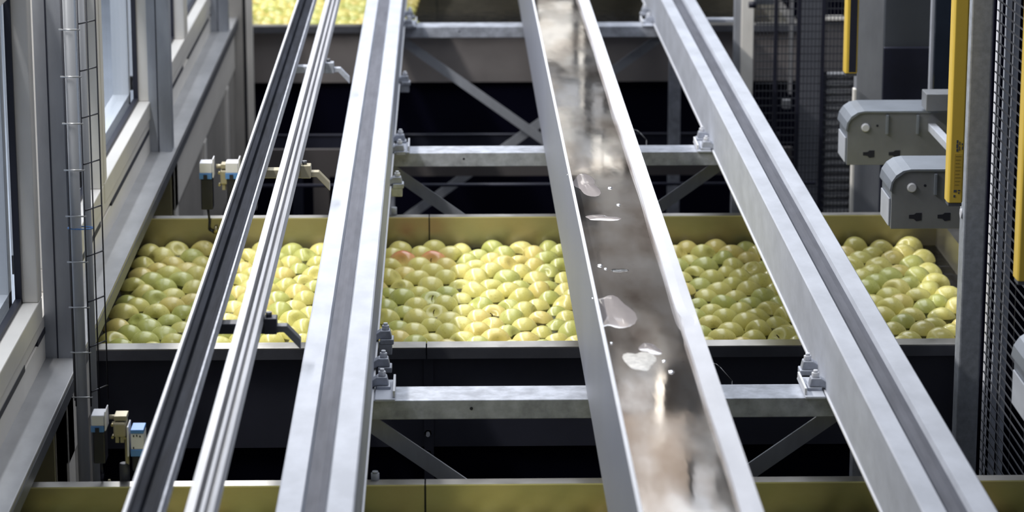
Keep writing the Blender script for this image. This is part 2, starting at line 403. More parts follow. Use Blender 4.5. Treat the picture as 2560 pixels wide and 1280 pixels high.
# two bolts on the middle tank's front, small holes in the lip
for py, lab in ((1083, 'upper shiny bolt on the dark panel below the middle tank'), (1134, 'lower shiny bolt on the dark panel below the middle tank')):
    p = PD(1070, py, Y_MF + 0.04)
    o = MB().cyl(p + Vector((0, .006, 0)), p, .009, 6).cyl(p, p - Vector((0, .016, 0)), .005, 10).build('hex_bolt', M['galv_bright'])
    tag(o, lab, 'bolt', 'bolts on the middle tank')
hb = MB().box(PD(1060, 1000, 6.65).x, PD(1084, 1000, 6.65).x, Y_MF + .040, Y_MF + .046, 0.25, ZRIM - .03).build('joint_strip', M['navy'])
tag(hb, 'dark upright joint strip carrying two bolts below the middle tank', 'strip')
p = PD(938, 1192, Y_NB)
o = MB().cyl(p + Vector((0, 0, -.012)), p + Vector((0, 0, .008)), .0085, 14).cyl(p + Vector((0, 0, .008)), p + Vector((0, 0, .012)), .006, 14).build('pin', M['galv_mottled'])
tag(o, 'small grey round pin standing on the nearest tank rim', 'pin')
p = PD(985, 525, Y_MB)
o = MB().cyl(p + Vector((0, 0, -.012)), p + Vector((0, 0, .008)), .0085, 14).build('pin', M['galv_mottled'])
tag(o, 'small grey round pin standing on the middle tank back rim', 'pin')

for pts, D, lab in ((((1776, 908), (1790, 910), (1800, 918), (1830, 952)), 6.5, 'thin bent grey wire beside the trough, in front of the middle tank'),
                    (((1580, 324), (1592, 326), (1600, 332), (1616, 350)), 8.6, 'thin bent grey wire beside the trough, behind the middle tank')):
    q = [PD(px, py, D) for px, py in pts]
    o = MB().tube(q, .0013, 8).cyl(q[-1], Vector((q[-1].x, q[-1].y, .0)), .0013, 8).build('bent_wire', M['ledge']); tag(o, lab, 'wire')
# dark lower machinery between the middle and the far tank
for (y0, z0, dz, mm, lab) in ((9.9, PD(1200, 462, 9.9).z, .03, 'steel', 'thin bright low pipe crossing behind the middle tank'),
                              (10.6, PD(1200, 440, 10.6).z, None, 'brown', 'low brown-grey trough wall behind the middle tank'),
                              (11.0, PD(1200, 336, 11.0).z, None, 'dark', 'dark low beam with a thin shiny edge below the far tank')):
    if mm == 'steel':
        o = MB().cyl((-.72, y0, z0), (1.3, y0, z0), .006, 10).build('low_pipe', M['dark'])
        for xs in (-.6, 1.2): MB().cyl((xs, y0, 0), (xs, y0, z0), .008, 10).build('stand', M['ledge_dark'], o)
    elif mm == 'brown':
        o = MB().box(-.72, 1.3, y0, y0 + .02, z0, PD(1200, 372, y0).z).box(-.5, -.44, y0, y0 + .02, 0, z0).box(1.1, 1.16, y0, y0 + .02, 0, z0).build('low_trough_wall', mat('dark_brown_sheet', (0.10, 0.09, 0.09), .5, .2))
    else:
        o = MB().box(-.72, 1.3, y0, y0 + .02, z0 - .09, z0).build('low_beam', M['dark'])
        MB().cyl((-.72, y0 - .003, z0), (1.3, y0 - .003, z0), .004, 8).build('shiny_edge', M['navy'], o)
        for xs in (-.6, 1.2): MB().box(xs, xs + .04, y0, y0 + .02, 0, z0 - .09).build('leg', M['dark'], o)
    tag(o, lab, 'beam' if mm != 'steel' else 'pipe')

# ------------------------------------------------------------------ big rails
def rail(x0, x1, g0, g1, label):
    t = thing('conveyor_rail', ((x0 + x1) / 2, 4.0, ZB), label, 'rail', 'big galvanised rails')
    d = .012; r = .003
    prof = [(x0, ZB), (x1, ZB), (x1, ZR - r), (x1 - r, ZR), (g1, ZR), (g1 - .004, ZR - d), (g0 + .004, ZR - d), (g0, ZR), (x0 + r, ZR), (x0, ZR - r)]
    MB().prism(prof, 3.4, 13.6).build('rail_beam', M['galv'], t)
    m = MB()
    m.prism([(g0 + .005, ZR - d), (g1 - .005, ZR - d), (g1 - .005, ZR - d + .003), (g1 - .017, ZR - d + .0045), (g0 + .017, ZR - d + .003), (g0 + .005, ZR - d + .003)], 3.4, 13.6)
    m.build('slide_strip', M['groove'], t)
    f = MB().box(x0 - .004, x1 + .004, 3.4, 13.6, ZB - .006, ZB)
    f.build('bottom_flange', M['galv_bright'], t, 0.001)
    return t
rail(-.2856, -.156, -.2437, -.2002, 'wide galvanised rail with a grey groove, left of the steel trough')
rail(.7837, .909, .8225, .8667, 'wide galvanised rail with a grey groove, right of the steel trough')

# cross frames under the rails
def frame(yb, label, hole_px):
    t = thing('support_frame', (0.3, yb + .05, 0.0), label, 'frame', 'cross frames under the rails')
    z = ZB - .006
    m = MB()
    x0, x1 = -.288, .945
    prof = [(yb, z), (yb, z - .041), (yb + .005, z - .041), (yb + .005, z - .006), (yb + .10, z - .006), (yb + .10, z - .041), (yb + .105, z - .041), (yb + .105, z)]
    m.prism(prof, x0, x1, 'x')
    m.build('cross_beam', M['galv_mottled'], t, .0015)
    hx = PD(hole_px, 0, yb).x
    MB().cyl((hx, yb - .0006, z - .018), (hx, yb + .001, z - .018), .0035, 12).build('hole', M['gasket'], t)
    for x in (-.22, .865):
        MB().box(x - .022, x + .022, yb + .03, yb + .075, 0, z - .006).build('leg', M['galv_mottled'], t, .002)
    zc0, zc1 = z - .045, z - .045 - .72
    for sgn in (1, -1):
        xa, xb = (-.18, .82) if sgn == 1 else (.82, -.18)
        yy = yb + (.035 if sgn == 1 else .065)
        MB().bar((xa, yy, zc0), (xb, yy, zc1), .006, .036, up=(0, 1, 0)) if False else None
        d = Vector((xb - xa, 0, zc1 - zc0)).normalized(); n = Vector((-d.z, 0, d.x)) * .017
        A = Vector((xa, 0, zc0)); B = Vector((xb, 0, zc1))
        q = [A + n, B + n, B - n, A - n]
        MB().prism([(v.x, v.z) for v in q], yy, yy + .006).build('brace', M['post'], t)
    return t
YB = [PZ(1200, 1000, ZB - .006).y, PZ(1200, 382, ZB - .006).y, PZ(1200, 67, ZB - .006).y]
frame(YB[0], 'nearest cross frame, bright beam below the middle tank of apples', 1175)
frame(YB[1], 'middle cross frame behind the middle tank', 1158)
frame(YB[2], 'farthest cross frame in front of the far tank', 1148)

# clamps on the inner flanges of the rails
def clamp(x, y, side, label, single=False):
    # side +1: body reaches to +x from the rail flange
    t = thing('rail_clamp', (x, y, ZB), label, 'clamp', 'bolted clamps along the rails')
    s = side; z = ZB
    def bx(xa, xb, ya, yb, za, zb): return MB().box(min(x + s * xa, x + s * xb), max(x + s * xa, x + s * xb), y + ya, y + yb, za, zb)
    bx(.004, .034, -.02, .02, z - .006, z + .006).build('base_block', M['galv_mottled'], t, .002)
    m = MB(); pr = [(x - s * .006, z + .001), (x - s * .006, z + .016), (x + s * .006, z + .024), (x + s * .026, z + .024), (x + s * .030, z + .006), (x + s * .004, z + .006)]
    m.prism(pr, y - .014, y + .014); m.build('jaw', M['galv_mottled'], t, .002)
    nut = MB().cyl((x + s * .016, y, z + .024), (x + s * .016, y, z + .034), .0085, 6).build('nut', M['galv_bright'], t, .001)
    MB().cyl((x + s * .016, y, z + .034), (x + s * .016, y, z + .039), .0048, 10).build('bolt_end', M['galv_bright'], nut)
    if single:
        MB().box(*(sorted((x, x + s * .03))), y - .018, y + .018, z - .030, z - .006).build('lower_jaw', M['galv_mottled'], t, .002)
for px, py, lab, sg in ((930, 952, 'front clamp of the pair holding left rail to the nearest beam', 0), (938, 905, 'rear clamp of the pair holding left rail to the nearest beam', 0),
                        (945, 835, 'lone clamp on the left rail above the middle tank rim', 1),
                        (975, 447, 'lone clamp on the left rail just in front of the middle beam', 1),
                        (985, 366, 'front clamp of the pair holding left rail to the middle beam', 0), (988, 340, 'rear clamp of the pair holding left rail to the middle beam', 0),
                        (998, 192, 'lone clamp on the left rail between the middle and far beams', 1),
                        (1008, 50, 'front clamp of the pair holding left rail to the far beam', 0), (1010, 28, 'blurred rear clamp of the pair on left rail at far beam', 0)):
    clamp(-.152, PZ(px, py + 15, ZB).y, 1, lab, bool(sg))
for px, py, lab in ((2040, 955, 'front clamp of the pair holding right rail to the nearest beam'), (2020, 912, 'rear clamp of the pair holding right rail to the nearest beam'),
                    (1760, 357, 'front clamp of the pair holding right rail to the middle beam'), (1750, 333, 'rear clamp of the pair holding right rail to the middle beam'),
                    (1618, 42, 'front clamp of the pair holding right rail to the far beam'), (1610, 20, 'rear clamp of the pair holding right rail to the far beam')):
    clamp(.7797, PZ(px, py + 15, ZB).y, -1, lab)
for (x, y, sd, lab) in ((-.150, YB[0] - .01, 1, 'nearest beam and left rail'), (-.150, YB[1] - .01, 1, 'middle beam and left rail'), (-.150, YB[2] - .01, 1, 'far beam and left rail'),
                        (.778, YB[0] - .01, -1, 'nearest beam and right rail'), (.778, YB[1] - .01, -1, 'middle beam and right rail'), (.778, YB[2] - .01, -1, 'far beam and right rail')):
    o = MB().box(*sorted((x, x + sd * .042)), y, y + .15, ZB - .0065, ZB - .0005).build('clamp_plate', M['galv'], None, .002)
    tag(o, 'small flat clamp plate joining the ' + lab, 'plate', 'clamp plates')
    MB().box(*sorted((x + sd * .037, x + sd * .042)), y + .012, y + .14, ZB - .0005, ZB + .014).build('upstand', M['galv_bright'], o, .001)

# ------------------------------------------------------------------ steel trough with wet floor
ZT = CAMZ - 1.373; ZF = CAMZ - 1.393; ZU = CAMZ - 1.642
X0, X1 = .2865, .474; XF = .4435
t = thing('wet_trough', (.38, 4, ZU), 'open stainless trough with a wet stained floor running between the rails', 'trough')
def wavy(x, amp, seed, y):
    return x + amp * (math.sin(y * 2.1 + seed) * .6 + math.sin(y * 5.3 + seed * 2) * .4)
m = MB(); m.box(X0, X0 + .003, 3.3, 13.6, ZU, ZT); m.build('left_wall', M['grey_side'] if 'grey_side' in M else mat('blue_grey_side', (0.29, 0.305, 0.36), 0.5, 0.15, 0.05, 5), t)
MB().box(X0 - .001, X0 + .006, 3.3, 13.6, ZT - .002, ZT + .001).build('left_rim', M['galv_bright'], t, .0008)
m = MB(); ys = np.linspace(3.3, 13.6, 700); vs = []; YK = PZ(1708, 795, ZT).y
for y in ys:
    k = .007 * math.exp(-((y - YK) / .05) ** 2) + .0015 * math.sin(y * 3.1) + .001 * math.sin(y * 9.)
    vs += [(XF, y, ZF), (XF, y, ZF + .010), (XF - .0015 + k, y, ZT - .006), (XF + .016 + k * 1.3, y, ZT - .002 - k * .4), (X1, y, ZT), (X1, y, ZU)]
fs = []
for i in range(len(ys) - 1):
    for j in range(5): a = i * 6 + j; fs.append((a, a + 6, a + 7, a + 1))
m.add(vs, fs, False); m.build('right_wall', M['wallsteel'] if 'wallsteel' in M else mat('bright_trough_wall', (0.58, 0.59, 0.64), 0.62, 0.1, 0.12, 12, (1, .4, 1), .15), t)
def trough_floor_mat():
    m = bpy.data.materials.new('wet_trough_floor'); m.use_nodes = True
    nt = m.node_tree; b = nt.nodes['Principled BSDF']; L = nt.links.new
    tc = nt.nodes.new('ShaderNodeTexCoord')
    mp = nt.nodes.new('ShaderNodeMapping'); mp.inputs['Scale'].default_value = (3.0, 0.8, 1)
    L(tc.outputs['Object'], mp.inputs[0])
    n1 = nt.nodes.new('ShaderNodeTexNoise'); n1.inputs['Scale'].default_value = 3.2; n1.inputs['Detail'].default_value = 6
    L(mp.outputs[0], n1.inputs['Vector'])
    rp = nt.nodes.new('ShaderNodeValToRGB')
    rp.color_ramp.elements[0].position = .36; rp.color_ramp.elements[0].color = (.26, .20, .155, 1)
    rp.color_ramp.elements[1].position = .60; rp.color_ramp.elements[1].color = (.66, .64, .62, 1)
    e = rp.color_ramp.elements.new(.47); e.color = (.48, .43, .38, 1)
    L(n1.outputs['Fac'], rp.inputs[0])
    n2 = nt.nodes.new('ShaderNodeTexNoise'); n2.inputs['Scale'].default_value = 160; n2.inputs['Detail'].default_value = 3
    L(tc.outputs['Object'], n2.inputs['Vector'])
    r2 = nt.nodes.new('ShaderNodeValToRGB'); r2.color_ramp.elements[0].position = .26; r2.color_ramp.elements[0].color = (.25, .2, .16, 1)
    r2.color_ramp.elements[1].position = .34; r2.color_ramp.elements[1].color = (1, 1, 1, 1)
    L(n2.outputs['Fac'], r2.inputs[0])
    mx = nt.nodes.new('ShaderNodeMix'); mx.data_type = 'RGBA'; mx.blend_type = 'MULTIPLY'; mx.inputs['Factor'].default_value = 1
    L(rp.outputs[0], mx.inputs['A']); L(r2.outputs[0], mx.inputs['B']); L(mx.outputs['Result'], b.inputs['Base Color'])
    b.inputs['Metallic'].default_value = .92
    n3 = nt.nodes.new('ShaderNodeTexNoise'); n3.inputs['Scale'].default_value = 4; L(mp.outputs[0], n3.inputs['Vector'])
    mr = nt.nodes.new('ShaderNodeMapRange'); mr.inputs['From Min'].default_value = .4; mr.inputs['From Max'].default_value = .65
    mr.inputs['To Min'].default_value = .035; mr.inputs['To Max'].default_value = .12
    L(n3.outputs['Fac'], mr.inputs['Value']); L(mr.outputs[0], b.inputs['Roughness'])
    n4 = nt.nodes.new('ShaderNodeTexNoise'); n4.inputs['Scale'].default_value = 9; n4.inputs['Detail'].default_value = 2
    L(mp.outputs[0], n4.inputs['Vector'])
    bp = nt.nodes.new('ShaderNodeBump'); bp.inputs['Strength'].default_value = .12; bp.inputs['Distance'].default_value = .0008
    L(n4.outputs['Fac'], bp.inputs['Height']); L(bp.outputs[0], b.inputs['Normal'])
    return m
MB().box(X0 + .003, XF, 3.3, 13.6, ZF - .003, ZF).build('trough_floor', trough_floor_mat(), t)

# puddles lying on the trough floor, reflected light put into their colour
def blob(name, px, py, rx, ry, z, m, lab, seed, thick=.0012, grp=None):
    c = PZ(px, py, z); r = random.Random(seed)
    n = 26; ph = [r.uniform(0, 6.28) for _ in range(4)]
    ring = []
    for i in range(n):
        a = 2 * math.pi * i / n
        k = 1 + .22 * math.sin(2 * a + ph[0]) + .13 * math.sin(3 * a + ph[1]) + .07 * math.sin(5 * a + ph[2])
        ring.append((min(.4425, max(.2905, c.x + rx * k * math.cos(a))), c.y + ry * k * math.sin(a)))
    b = MB(); vs = [(x, y, z) for x, y in ring] + [(c.x + (x - c.x) * .86, c.y + (y - c.y) * .86, z + thick) for x, y in ring] + [(c.x, c.y, z + thick * 1.4)]
    fs = [(i, (i + 1) % n, (i + 1) % n + n, i + n) for i in range(n)] + [(i + n, (i + 1) % n + n, 2 * n) for i in range(n)]
    b.add(vs, fs, True); o = b.build(name, m)
    return tag(o, lab, 'puddle', grp)
M['milky'] = mat('milky_water', (0.42, 0.38, 0.375), .12, 0, .08, 10, coat=.5)  # clear water; the reflected light is put into the pale colour
M['foam'] = mat('white_foam', (0.72, 0.69, 0.64), .35, 0, .35, 90, bump=.6)  # white glare put into the colour of the small puddle
M['film'] = mat('thin_dark_water', (0.03, 0.03, 0.03), .04, .3)
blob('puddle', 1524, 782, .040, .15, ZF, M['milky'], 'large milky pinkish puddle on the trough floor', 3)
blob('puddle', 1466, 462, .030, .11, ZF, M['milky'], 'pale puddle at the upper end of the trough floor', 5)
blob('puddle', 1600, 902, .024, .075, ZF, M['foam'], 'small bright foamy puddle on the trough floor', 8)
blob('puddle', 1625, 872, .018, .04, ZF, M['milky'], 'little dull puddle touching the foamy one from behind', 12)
blob('puddle', 1548, 676, .015, .012, ZF, M['film'], 'small dark wet spot on the trough floor above the milky puddle', 4)
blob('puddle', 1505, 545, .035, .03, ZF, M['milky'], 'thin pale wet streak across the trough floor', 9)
# clear drops
dr = MB(); rr = random.Random(3)
M['drop'] = mat('clear_drop', (0.85, 0.86, 0.9), .03, .9)
for i, (px, py, r) in enumerate(((1482, 719, .0055), (1484, 746, .005), (1422, 438, .007), (1525, 470, .006), (1500, 664, .006), (1546, 512, .005), (1678, 930, .0055), (1660, 903, .004), (1528, 858, .004), (1514, 672, .004))):
    c = PZ(px, py, ZF); b = MB(); n = 12; vs = []; fs = []
    for j in range(4):
        a = j * math.pi / 2 / 4
        for k in range(n): vs.append((c.x + r * math.cos(a) * math.cos(2 * math.pi * k / n), c.y + 1.6 * r * math.cos(a) * math.sin(2 * math.pi * k / n), c.z + r * .55 * math.sin(a)))
    vs.append((c.x, c.y, c.z + r * .55))
    for j in range(3):
        for k in range(n): fs.append((j * n + k, j * n + (k + 1) % n, (j + 1) * n + (k + 1) % n, (j + 1) * n + k))
    for k in range(n): fs.append((3 * n + k, 3 * n + (k + 1) % n, 4 * n))
    b.add(vs, fs, True); o = b.build('water_drop', M['drop'])
    names = ['left of the milky puddle, upper', 'left of the milky puddle, lower', 'at the left end of the blurred reflection', 'right of the pale upper puddle', 'in the middle wet streak', 'below the pale wet streak',
             'right of the foamy puddle, front', 'right of the foamy puddle, rear', 'left of the foamy puddle', 'just left of the dark wet spot']
    tag(o, 'tiny glinting water drop ' + names[i], 'drop', 'water drops on the trough floor')

# pale machinery hanging over the far end of the trough; its image lies in the wet floor
def refl(px0, py0, px1, py1, D, name, m, lab, cat, th=.12, part=None):
    # direction seen through the mirror of the trough floor
    def mir(px, py):
        r = ray(px, py); c = Vector((0, 0, 2 * ZF - CAMZ)); rr = Vector((r.x, r.y, -r.z)); return c + rr * (D / rr.y)
    a, b = mir(px0, py0), mir(px1, py1)
    o = MB().box(min(a.x, b.x), max(a.x, b.x), D, D + th, min(a.z, b.z), max(a.z, b.z)).build(name, m, part, .01)
    return tag(o, lab, cat) if part is None else o
M['machine_grey'] = mat('machine_grey', (0.28, 0.29, 0.31), .5)
M['machine_dark'] = mat('machine_dark', (0.13, 0.12, 0.115), .6)
hg = thing('hanging_machine', (.6, 14.4, 1.7), 'pale machine housing mirrored in the upper trough floor', 'machine')
for (a, b, c, d, D, mm, nm) in ((1345, 0, 1432, 150, 14.3, 'machine', 'cover'), (1360, 165, 1448, 205, 14.35, 'machine_grey', 'bracket'), (1365, 205, 1440, 330, 14.4, 'machine', 'cover'),
                               (1385, 205, 1450, 275, 14.2, 'machine_grey', 'motor_box'), (1405, 340, 1505, 432, 14.2, 'machine', 'cover'), (1430, 352, 1480, 420, 14.1, 'machine_grey', 'roller_plate'),
                               (1448, 60, 1460, 310, 14.3, 'machine', 'upright_bar'), (1482, 215, 1508, 425, 14.25, 'machine_grey', 'drive_tube'), (1507, 360, 1560, 420, 14.2, 'machine', 'cover'),
                               (1352, 330, 1402, 560, 14.6, 'machine', 'cover'),(1500, 440, 1640, 700, 15.0, 'machine_dark', 'back_plate')):
    refl(a, b, c, d, D, nm, M[mm], None, None, part=hg)
hs = thing('hanging_guard', (.7, 13.6, 3.0), 'grey and pale uprights mirrored in the lower trough floor', 'guard')
for (a, b, c, d, D, mm, nm) in ((1535, 930, 1640, 1035, 13.8, 'machine_grey', 'plate'), (1642, 925, 1660, 1085, 13.7, 'machine', 'upright_bar'), (1740, 1150, 1790, 1400, 13.7, 'machine_grey', 'upright_bar'),
                               (1540, 1040, 1720, 1400, 13.9, 'sand', 'plate'), (1350, 560, 1700, 900, 15.3, 'machine_dark', 'plate')):
    M.setdefault('sand', mat('sand_cover', (0.27, 0.225, 0.19), .7))
    refl(a, b, c, d, D, nm, M[mm], None, None, part=hs)

# ------------------------------------------------------------------ slim slide profiles on the left
ZP = CAMZ - 1.38
def profile_track(x0, x1, label, two):
    t = thing('slide_track', ((x0 + x1) / 2, 4, ZP - .04), label, 'track', 'slim slide tracks left of the big rail')
    if not two:
        MB().prism([(x0, ZP - .035), (x0, ZP), (x0 + .0055, ZP), (x0 + .0055, ZP - .035)], 3.3, 13.4).build('left_lip', M['galv_bright'], t, .001)
        MB().prism([(x0 + .0055, ZP - .035), (x1 - .004, ZP - .035), (x1 - .004, ZP - .012), (x1 - .013, ZP - .012), (x1 - .015, ZP - .024), (x0 + .022, ZP - .024), (x0 + .020, ZP - .014), (x0 + .0055, ZP - .010)], 3.3, 13.4).build('liner', M['dark_slide'], t, .001)
        MB().prism([(x1 - .004, ZP - .035), (x1, ZP - .035), (x1, ZP - .006), (x1 - .004, ZP - .006)], 3.3, 13.4).build('right_lip', M['galv_mottled'], t, .0008)
    else:
        pr = [(x0, ZP - .04), (x1, ZP - .04), (x1, ZP - .010), (x1 - .007, ZP - .007), (x1 - .009, ZP - .018), (x1 - .013, ZP - .018), (x1 - .014, ZP - .008), (x1 - .020, ZP - .006),
              (x1 - .021, ZP - .020), (x1 - .026, ZP - .020), (x1 - .027, ZP), (x0, ZP)]
        MB().prism(pr, 3.3, 13.4).build('aluminium_body', M['alu'], t, .0006)
        MB().box(x1 - .0255, x1 - .0215, 3.3, 13.4, ZP - .0199, ZP - .016).build('liner', M['black'], t)
        MB().box(x1 - .0128, x1 - .0092, 3.3, 13.4, ZP - .0179, ZP - .015).build('liner', M['black'], t)
    return t
profile_track(-.492, -.436, 'dark-lined slide track with white lip, leftmost of the two slim tracks', False)
profile_track(-.398, -.357, 'narrow grooved aluminium slide track beside the wide left rail', True)
for py, lab, mm in ((818, 'black bracket arm over the middle tank, tracks to left rail', 'black'), (432, 'pale olive bracket arm behind the middle tank, tracks to left rail', 'fitting'),
                    (172, 'grey blurred bracket arm in front of the far tank', 'galv_mottled')):
    y = PZ(680, py, ZP - .048).y
    t = thing('bracket_arm', (-.38, y, ZP - .06), lab, 'bracket', 'bracket arms carrying the slide tracks')
    MB().box(-.50, -.338, y, y + .035, ZP - .062, ZP - .041).build('arm', M[mm], t, .002)
    MB().box(-.356, -.331, y - .004, y + .030, ZP - .062, ZP - .030).build('clip_block', M[mm], t, .002)
    MB().cyl((-.347, y + .015, ZP - .030), (-.347, y + .015, ZP - .021), .006, 12).build('bolt_head', M['ledge_dark'], t)
    a = [(-.338, ZP - .047), (-.312, ZP - .047), (-.2856, ZP - .075), (-.2856, ZP - .095), (-.318, ZP - .060), (-.338, ZP - .060)]
    MB().prism(a, y + .004, y + .030).build('sloped_strap', M[mm] if mm != 'black' else M['ledge_dark'], t, .0015)

# ------------------------------------------------------------------ pipe and wire basket
yp = 5.92
xp = PD(172, 100, yp).x
t = thing('drain_pipe', (xp, yp, .2), 'grey upright plastic pipe beside the front post', 'pipe')
MB().cyl((xp, yp, .1), (xp, yp, 2.1), .0125, 24).build('pipe_body', M['pipe'], t)
MB().cyl((xp + .022, yp + .03, .1), (xp + .022, yp + .03, 2.1), .0085, 16).build('inner_hose', M['pipe'], t)
zt_ = PD(172, 570, yp).z
m = MB(); n = 20
for i in range(n):
    a0, a1 = 2 * math.pi * i / n, 2 * math.pi * (i + 1) / n
    m.cyl((xp + .011 + .027 * math.cos(a0), yp + .013 * math.sin(a0), zt_), (xp + .011 + .027 * math.cos(a1), yp + .013 * math.sin(a1), zt_), .0016, 6)
o = m.build('cable_tie', M['blue']); tag(o, 'blue cable tie around the grey pipe', 'cable tie')
t = thing('wire_cable_tray', (xp + .02, yp, .2), 'upright wire basket cable tray around the grey pipe', 'cable tray')
ztop, zbot = 1.95, PD(250, 1010, yp).z
for dx, dy, mm in ((-.018, .028, 'wire_dark'), (-.010, -.016, 'wire_dark'), (.022, -.018, 'wire_dark'), (.040, -.016, 'wire_dark'), (.052, .035, 'wire_dark')):
    MB().cyl((xp + dx, yp + dy, zbot), (xp + dx, yp + dy, ztop), .0016, 8).build('long_wire', M[mm], t)
zr = zbot + .02; k = 0
while zr < ztop:
    MB().cyl((xp - .018, yp - .016, zr), (xp + .026, yp - .019, zr), .0018, 8).build('rung', M['wire'], t)
    MB().cyl((xp + .024, yp - .017, zr + .012), (xp + .052, yp + .035, zr + .012), .0018, 8).build('rung', M['wire_dark'], t)
    zr += .0985; k += 1

# ------------------------------------------------------------------ photo sensors
def sensor_pair(px, pyt, D, lab, scale=1.0, second=(56, 38, 1)):
    p = PD(px, pyt, D); t = thing('sensor_pair', (p.x, D, ZRIM), lab, 'sensor', 'sensor pairs on the tank rims')
    u = D * 1.03 / F * scale
    def bx(a, b, c, d, y0, y1): return MB().box(p.x + a * u, p.x + b * u, D + y0, D + y1, p.z - d * u, p.z - c * u)
    for (ox, oy, far) in ((-42, 0, 0), second):
        w_ = 33; a = ox
        if far == 0:
            bx(a, a + w_, oy, oy + 28, -.03, .02).build('white_cap', M['white'], t, .002)
            bb = bx(a - 1, a + w_ - 1, oy + 28, oy + 44, -.031, .02).build('blue_band', M['blue'], t, .001)
            bx(a + 10, a + 20, oy + 32, oy + 45, -.033, -.03).build('display', M['black'], bb)
            bx(a + 2, a + w_, oy + 44, oy + 128, -.028, .02).build('dark_body', M['black'], t, .003)
            bx(a + w_ + 1, a + w_ + 4, oy - 10, oy + 40, -.032, .02).build('side_plate', M['white'], t, .0008)
        else:
            bx(a, a + w_, oy, oy + 10, -.031, .02).build('blue_band', M['blue'], t, .001)
            wc = bx(a, a + w_, oy + 10, oy + 52, -.03, .02).build('white_cap', M['white'], t, .002)
            for k, (dx, dy) in enumerate(((6, 14), (14, 13), (22, 15), (5, 45))):
                bx(a + dx, a + dx + 3, oy + dy, oy + dy + 5, -.0308, -.03).build('print_mark', M['black'], wc)
            bx(a - 1, a + w_, oy + 52, oy + 70, -.031, .02).build('blue_band', M['blue'], t, .001)
            bx(a + 1, a + w_, oy + 70, oy + 110, -.028, .02).build('dark_body', M['black'], t, .003)
            bx(a - 9, a - 5, oy - 8, oy + 70, -.032, .02).build('side_plate', M['white'], t, .0008)
    m = MB(); c = Vector((p.x, D, p.z - 15 * u)); m.cyl(c + Vector((0, 0, 0)), c + Vector((18 * u, 0, 0)), 6 * u, 14); m.build('joint_pin', M['fitting'], t)
    bx(14, 46, 6, 18, -.02, .02).build('fitting_cap', M['fitting'], t, .001)
    bx(12, 44, 22, 60, -.025, .02).build('fitting_block', M['fitting'], t, .004)
    bx(16, 25, 60, 76, -.02, .01).build('fitting_claw', M['fitting'], t, .001)
    bx(28, 38, 60, 76, -.02, .01).build('fitting_claw', M['fitting'], t, .001)
    for sx, sy in ((9, 30), (9, 62), (40, 64)):
        q = Vector((p.x + sx * u, D - .02, p.z - sy * u)); MB().cyl(q, q + Vector((0, .02, 0)), 3.5 * u, 10).build('screw', M['brass'], t)
    bx(37, 48, 60, 140, -.006, .006).build('stand_rod', M['fitting'], t, .002)
    q = Vector((p.x + 34 * u, D, p.z - 150 * u)); MB().cyl(q + Vector((0, 0, 14 * u)), q + Vector((0, 0, -40 * u)), 13 * u, 12).build('stand_base', M['ledge_dark'], t, .002)
    q = Vector((p.x - 4 * u, D - .01, p.z - 190 * u)); MB().cyl(q + Vector((0, 0, -6 * u)), q + Vector((0, 0, 14 * u)), 8 * u, 12, 3 * u).build('gland', M['brass'], t)
    pts = [(p.x - 25 * u, D - .005, p.z - 125 * u), (p.x - 20 * u, D - .01, p.z - 160 * u), (p.x - 22 * u, D - .01, p.z - 185 * u), (p.x - 6 * u, D - .01, p.z - 195 * u)]
    MB().tube([Vector(q) for q in pts], 3.2 * u, 8).build('cable', M['black'], t)
sensor_pair(273, 1028, 5.60, 'blue and white sensor pair on the nearest tank rim, lower left')
sensor_pair(540, 402, 8.02, 'blue and white sensor pair on the middle tank back rim', .93, (27, 0, 0))

